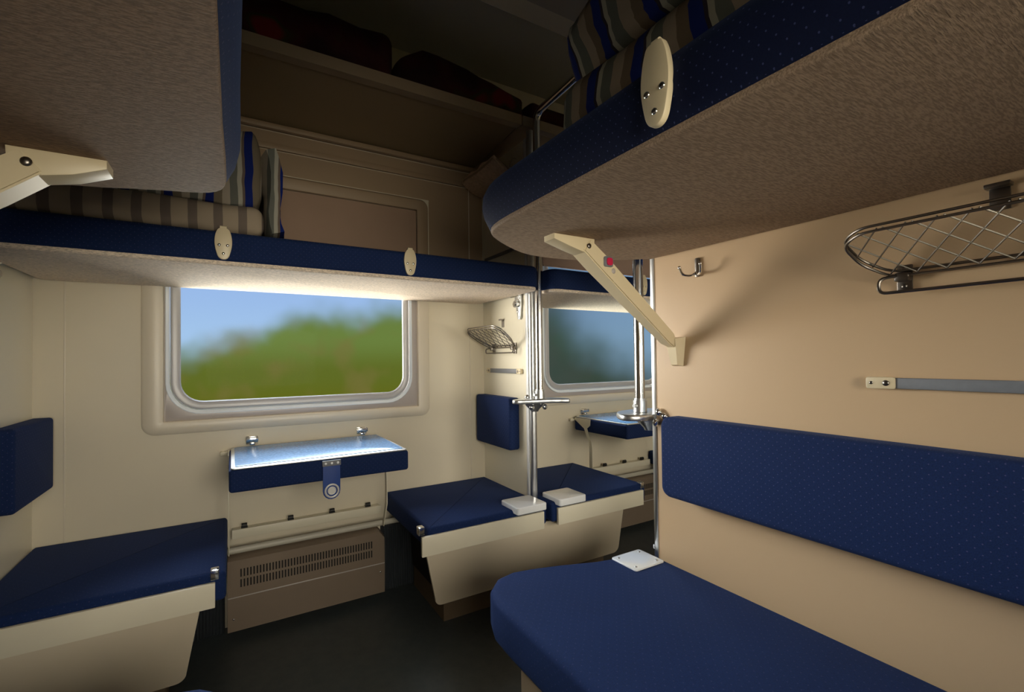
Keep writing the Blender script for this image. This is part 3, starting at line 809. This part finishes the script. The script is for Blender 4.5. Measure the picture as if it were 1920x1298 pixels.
# ---------------------------------------------------------------- luggage shelves and blankets
def lug_shelf(x0, x1, label):
    t = thing('luggage_shelf', ((x0 + x1) / 2, -.28, 2.08), label, 'shelf', 'luggage shelves near the ceiling')
    bm = B(); pad(bm, [(-.455, 2.140), (-.002, 2.102), (-.002, 2.126), (-.455, 2.164)], 'yz', x0, x1, .002, 2)
    obj('board', bm, 'shelf', t)
    bm = B(); pad(bm, [(-.472, 2.128), (-.430, 2.130), (-.430, 2.138), (-.452, 2.140), (-.452, 2.172), (-.472, 2.172)], 'yz', x0 + .001, x1 - .001, .002, 2)
    obj('front_lip', bm, 'shelf_lip', t)
    return t
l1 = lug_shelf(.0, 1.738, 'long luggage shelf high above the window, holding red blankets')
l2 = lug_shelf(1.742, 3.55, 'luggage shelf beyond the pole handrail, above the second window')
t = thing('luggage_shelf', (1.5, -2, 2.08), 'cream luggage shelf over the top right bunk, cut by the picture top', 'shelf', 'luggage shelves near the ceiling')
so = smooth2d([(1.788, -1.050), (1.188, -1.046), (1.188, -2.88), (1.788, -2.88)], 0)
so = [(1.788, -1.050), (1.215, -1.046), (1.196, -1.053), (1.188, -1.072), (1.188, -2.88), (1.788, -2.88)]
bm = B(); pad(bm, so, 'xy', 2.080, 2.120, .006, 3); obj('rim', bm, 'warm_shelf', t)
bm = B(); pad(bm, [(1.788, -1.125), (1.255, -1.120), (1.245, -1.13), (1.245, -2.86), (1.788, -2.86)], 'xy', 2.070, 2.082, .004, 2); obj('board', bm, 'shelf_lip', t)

def soft_block(x0, x1, y0, y1, z0, z1, r, amp, seed, cuts=7, shape=None):
    bm = B(); box(bm, x0, x1, y0, y1, z0, z1, r, 4)
    bmesh.ops.subdivide_edges(bm, edges=[e for e in bm.edges if e.calc_length() > .05], cuts=cuts, use_grid_fill=True)
    from mathutils import noise as nz
    for v in bm.verts:
        c = v.co * 9 + Vector((seed * 3.1, seed, 0))
        d = Vector((nz.noise(c), nz.noise(c + Vector((7, 0, 0))), nz.noise(c + Vector((0, 9, 0)))))
        v.co += d * amp; v.co.z = max(v.co.z, z0)
        if shape: v.co = Vector(shape(v.co))
    return bm
def sh1(c): return (c.x, c.y, 2.11 + (c.z - 2.11) * (1 + .12 * math.sin(c.x * 8)))
single('folded_blanket', soft_block(.30, 1.158, -.455, -.12, 2.168, 2.350, .04, .014, 1, shape=None), 'blanket', 'large dark red folded blanket on the shelf, left of the gap', 'blanket', 'dark red blankets on the luggage shelf')
def sh2(c):
    k_ = max(0, min(1, (c.x - 1.17) / .12)); top = .55 + .45 * k_ - .45 * max(0, (c.x - 1.30) / .46)
    return (c.x, c.y, 2.168 + (c.z - 2.168) * top)
single('folded_blanket', soft_block(1.172, 1.775, -.450, -.12, 2.168, 2.355, .04, .012, 2, shape=sh2), 'blanket', 'sloping dark red blanket on the shelf, right of the gap', 'blanket', 'dark red blankets on the luggage shelf')
single('folded_blanket', soft_block(1.80, 2.45, -.450, -.12, 2.168, 2.27, .03, .01, 3), 'blanket', 'bright red blanket end seen between handrail and striped mattress', 'blanket', 'dark red blankets on the luggage shelf')

# ---------------------------------------------------------------- striped mattresses
def sheet(bm, path, y0, y1, th, n=10, wob=.006, seed=0, axis='x'):
    """a padded strip following a 2D path (a,z), extruded across b from y0 to y1"""
    from mathutils import noise as nz
    P2 = [Vector(p) for p in path]; off = []
    for i, p in enumerate(P2):
        t_ = (P2[min(i + 1, len(P2) - 1)] - P2[max(i - 1, 0)]).normalized(); off.append(Vector((-t_.y, t_.x)))
    loop2 = [p + o * th / 2 for p, o in zip(P2, off)] + [p - o * th / 2 for p, o in reversed(list(zip(P2, off)))]
    loops = []
    for k2 in range(n + 1):
        v = k2 / n; b_ = y0 + (y1 - y0) * v; sh = 1 - .35 * (abs(2 * v - 1) ** 6); L = []
        for j, q in enumerate(loop2):
            m_ = len(P2); base = P2[j] if j < m_ else P2[2 * m_ - 1 - j]
            p = base + (q - base) * sh
            w = Vector((p.x * 8, b_ * 8, p.y * 8 + seed)); d_ = nz.noise(w) * wob
            L.append((p.x + d_, b_, p.y + d_) if axis == 'x' else (b_, p.x + d_, p.y + d_))
        loops.append(L)
    return loft(bm, loops)
# mattress on the side bunk: folded lengthwise, the far end stood up and bent over
t = thing('striped_mattress', (.35, -.3, 1.48), 'striped mattress folded on the bunk above the window', 'mattress', 'striped mattresses')
bm = soft_block(.035, .690, -.545, -.06, 1.482, 1.572, .03, .010, 4)
obj('lower_fold', bm, 'tickr', t)
def sh3(c):
    k_ = max(0, min(1, (c.x - .42) / .16)); k_ = k_ * k_ * (3 - 2 * k_)
    e = max(0, (c.x - .60) / .10)
    return (c.x, c.y, 1.575 + (c.z - 1.575) * (1 + 2.0 * k_ - .35 * e * e))
bm = soft_block(.05, .690, -.530, -.08, 1.575, 1.655, .028, .013, 5, shape=sh3)
obj('upper_fold', bm, 'tickx', t)
path = [(.690, 1.755), (.708, 1.735), (.722, 1.69), (.728, 1.63), (.730, 1.57), (.735, 1.52), (.742, 1.500)]
bm = B(); sheet(bm, fill := [(.706, 1.765), (.718, 1.735), (.724, 1.69), (.727, 1.63), (.726, 1.57), (.728, 1.53), (.735, 1.500)], -.52, -.10, .052, 10, .026, 3)
obj('hanging_end', bm, 'tickx', t)

# mattress on the big upper bunk
t = thing('striped_mattress', (1.5, -2.0, 1.51), 'striped mattress folded on the top right bunk, behind its ivory latch', 'mattress', 'striped mattresses')
def sh4(c): return (c.x + .010 * math.sin(c.z * 30 + 1.5), c.y, c.z)
bm = soft_block(1.195, 1.76, -2.75, -1.405, 1.512, 1.650, .045, .018, 6, 9, sh4)
obj('lower_fold', bm, 'ticky', t)
def sh5(c):
    e = max(0, (c.y + 1.55) / .16); return (c.x + .012 * math.sin(c.z * 34) + .012 * math.sin(c.y * 20), c.y, c.z - .02 * e * e)
bm = soft_block(1.205, 1.76, -2.70, -1.385, 1.655, 1.800, .055, .028, 7, 9, sh5)
obj('upper_fold', bm, 'ticky', t)

# ---------------------------------------------------------------- camera
f, cx, cy = 847.3, 913.0, 661.4
yaw, pit, rol = .5140941, .0141334, -.0114024
cyw, syw, cp, sp = math.cos(yaw), math.sin(yaw), math.cos(pit), math.sin(pit)
fwd = Vector((syw * cp, cyw * cp, sp)); right = Vector((cyw, -syw, 0)); up = right.cross(fwd)
r2 = math.cos(rol) * right + math.sin(rol) * up; u2 = -math.sin(rol) * right + math.cos(rol) * up
cam = bpy.data.cameras.new('camera'); co = bpy.data.objects.new('camera', cam); COL.objects.link(co)
mw = Matrix((r2, u2, -fwd)).transposed().to_4x4(); mw.translation = Vector((.602, -2.139, 1.08)); co.matrix_world = mw
cam.sensor_fit = 'HORIZONTAL'; cam.sensor_width = 36; cam.lens = f * 36 / 1920
cam.shift_x = (960 - cx) / 1920; cam.shift_y = (cy - 649) / 1920; cam.clip_start = .02
bpy.context.scene.camera = co

# ---------------------------------------------------------------- sky and landscape outside
w = bpy.data.worlds.new('world'); bpy.context.scene.world = w; w.use_nodes = True; nt = w.node_tree; nt.nodes.clear()
tc = nt.nodes.new('ShaderNodeTexCoord'); sx = nt.nodes.new('ShaderNodeSeparateXYZ'); nt.links.new(tc.outputs['Generated'], sx.inputs[0])
az = math_n(nt, 'MULTIPLY', math_n(nt, 'ARCTAN2', sx.outputs[0], sx.outputs[1]), 180 / PI)
el = math_n(nt, 'MULTIPLY', math_n(nt, 'ARCSINE', sx.outputs[2]), 180 / PI)
azn = math_n(nt, 'DIVIDE', math_n(nt, 'ADD', az, 10), 70)      # -10..60 deg -> 0..1
def ramp(fac, stops, interp='EASE'):
    r = nt.nodes.new('ShaderNodeValToRGB'); r.color_ramp.interpolation = interp; e = r.color_ramp.elements
    while len(e) < len(stops): e.new(.5)
    for q, (p, c) in zip(e, stops): q.position = p; q.color = (*((c, c, c) if isinstance(c, (int, float)) else c), 1)
    nt.links.new(fac, r.inputs[0]); return r.outputs[0]
def A(d): return (d + 10) / 70
hl = ramp(azn, [(A(-6), .21), (A(-2), .28), (A(2), .37), (A(6), .48), (A(12), .52), (A(18), .62), (A(33), .74), (A(37), .64), (A(42), .34), (A(46), .16), (A(50), .08)])
hill = math_n(nt, 'MULTIPLY', hl, 15)            # degrees of elevation
ns = noise(nt, tc.outputs['Generated'], 11, 2)
edge = math_n(nt, 'SUBTRACT', el, math_n(nt, 'ADD', math_n(nt, 'SUBTRACT', hill, 2.2), math_n(nt, 'MULTIPLY', math_n(nt, 'SUBTRACT', ns, .5), 4.5)))
mk = nt.nodes.new('ShaderNodeMapRange'); mk.interpolation_type = 'SMOOTHERSTEP'
mk.inputs[1].default_value = -2.6; mk.inputs[2].default_value = 2.2; sf = ramp(azn, [(A(22), 1.), (A(34), .42)]); nt.links.new(math_n(nt, 'MULTIPLY', edge, sf), mk.inputs[0])
sky = ramp(math_n(nt, 'DIVIDE', math_n(nt, 'ADD', el, 5), 50), [(.1, (.40, .60, .86)), (.30, (.33, .50, .84)), (1, (.30, .45, .80))])
gn = noise(nt, tc.outputs['Generated'], 12, 2)
grn = ramp(math_n(nt, 'DIVIDE', math_n(nt, 'ADD', el, 5), 14), [(0, (.125, .14, .012)), (.25, (.12, .15, .02)), (.55, (.15, .22, .05)), (1, (.13, .20, .06))])
grn2 = mixc(nt, ramp(gn, [(.44, 0.), (.66, .55)]), grn, (.20, .16, .05))
dk = ramp(azn, [(A(21), 1.), (A(33), .28), (A(42), .30), (A(52), .34), (A(58), 1.)])
dks = ramp(azn, [(A(21), 1.), (A(35), .30), (A(44), .80), (A(52), .80), (A(58), 1.)])
mxg = nt.nodes.new('ShaderNodeMix'); mxg.data_type = 'RGBA'; mxg.blend_type = 'MULTIPLY'; mxg.inputs[0].default_value = 1
nt.links.new(grn2, mxg.inputs[6]); nt.links.new(dk, mxg.inputs[7])
mxs = nt.nodes.new('ShaderNodeMix'); mxs.data_type = 'RGBA'; mxs.blend_type = 'MULTIPLY'; mxs.inputs[0].default_value = 1
nt.links.new(sky, mxs.inputs[6]); nt.links.new(dks, mxs.inputs[7])
bg = nt.nodes.new('ShaderNodeBackground'); nt.links.new(mixc(nt, ramp(azn, [(A(22), 0.), (A(34), .30), (A(52), .20), (A(58), 0.)]), mixc(nt, mk.outputs[0], mxg.outputs[2], mxs.outputs[2]), (.10, .17, .20)), bg.inputs[0]); bg.inputs[1].default_value = 1.0
wo = nt.nodes.new('ShaderNodeOutputWorld'); nt.links.new(bg.outputs[0], wo.inputs[0])

# ---------------------------------------------------------------- daylight
def sun(name, frm, strength, col, angle):
    l = bpy.data.lights.new(name, 'SUN'); l.energy = strength; l.color = col; l.angle = math.radians(angle)
    o = bpy.data.objects.new(name, l); COL.objects.link(o)
    o.rotation_euler = Vector(frm).to_track_quat('Z', 'Y').to_euler(); return o
sun('sky_light', (-.10, 1, .50), 14, (.84, .93, 1.0), 65)
sun('ground_bounce_light', (-.25, 1, -.28), 7.5, (1.0, .93, .80), 80)
sun('far_side_light', (-.1, -1, .20), 10.5, (1.0, .88, .70), 60)
sun('side_low_light', (-1.3, 1, -.04), 14.0, (1.0, .90, .78), 56)

sc = bpy.context.scene
sc.view_settings.view_transform = 'Standard'; sc.view_settings.look = 'None'
sc.view_settings.exposure = 0; sc.view_settings.gamma = 1
sc.cycles.max_bounces = 10; sc.cycles.diffuse_bounces = 6; sc.cycles.transparent_max_bounces = 12
sc.cycles.use_denoising = True
sc.cycles.sample_clamp_indirect = 6
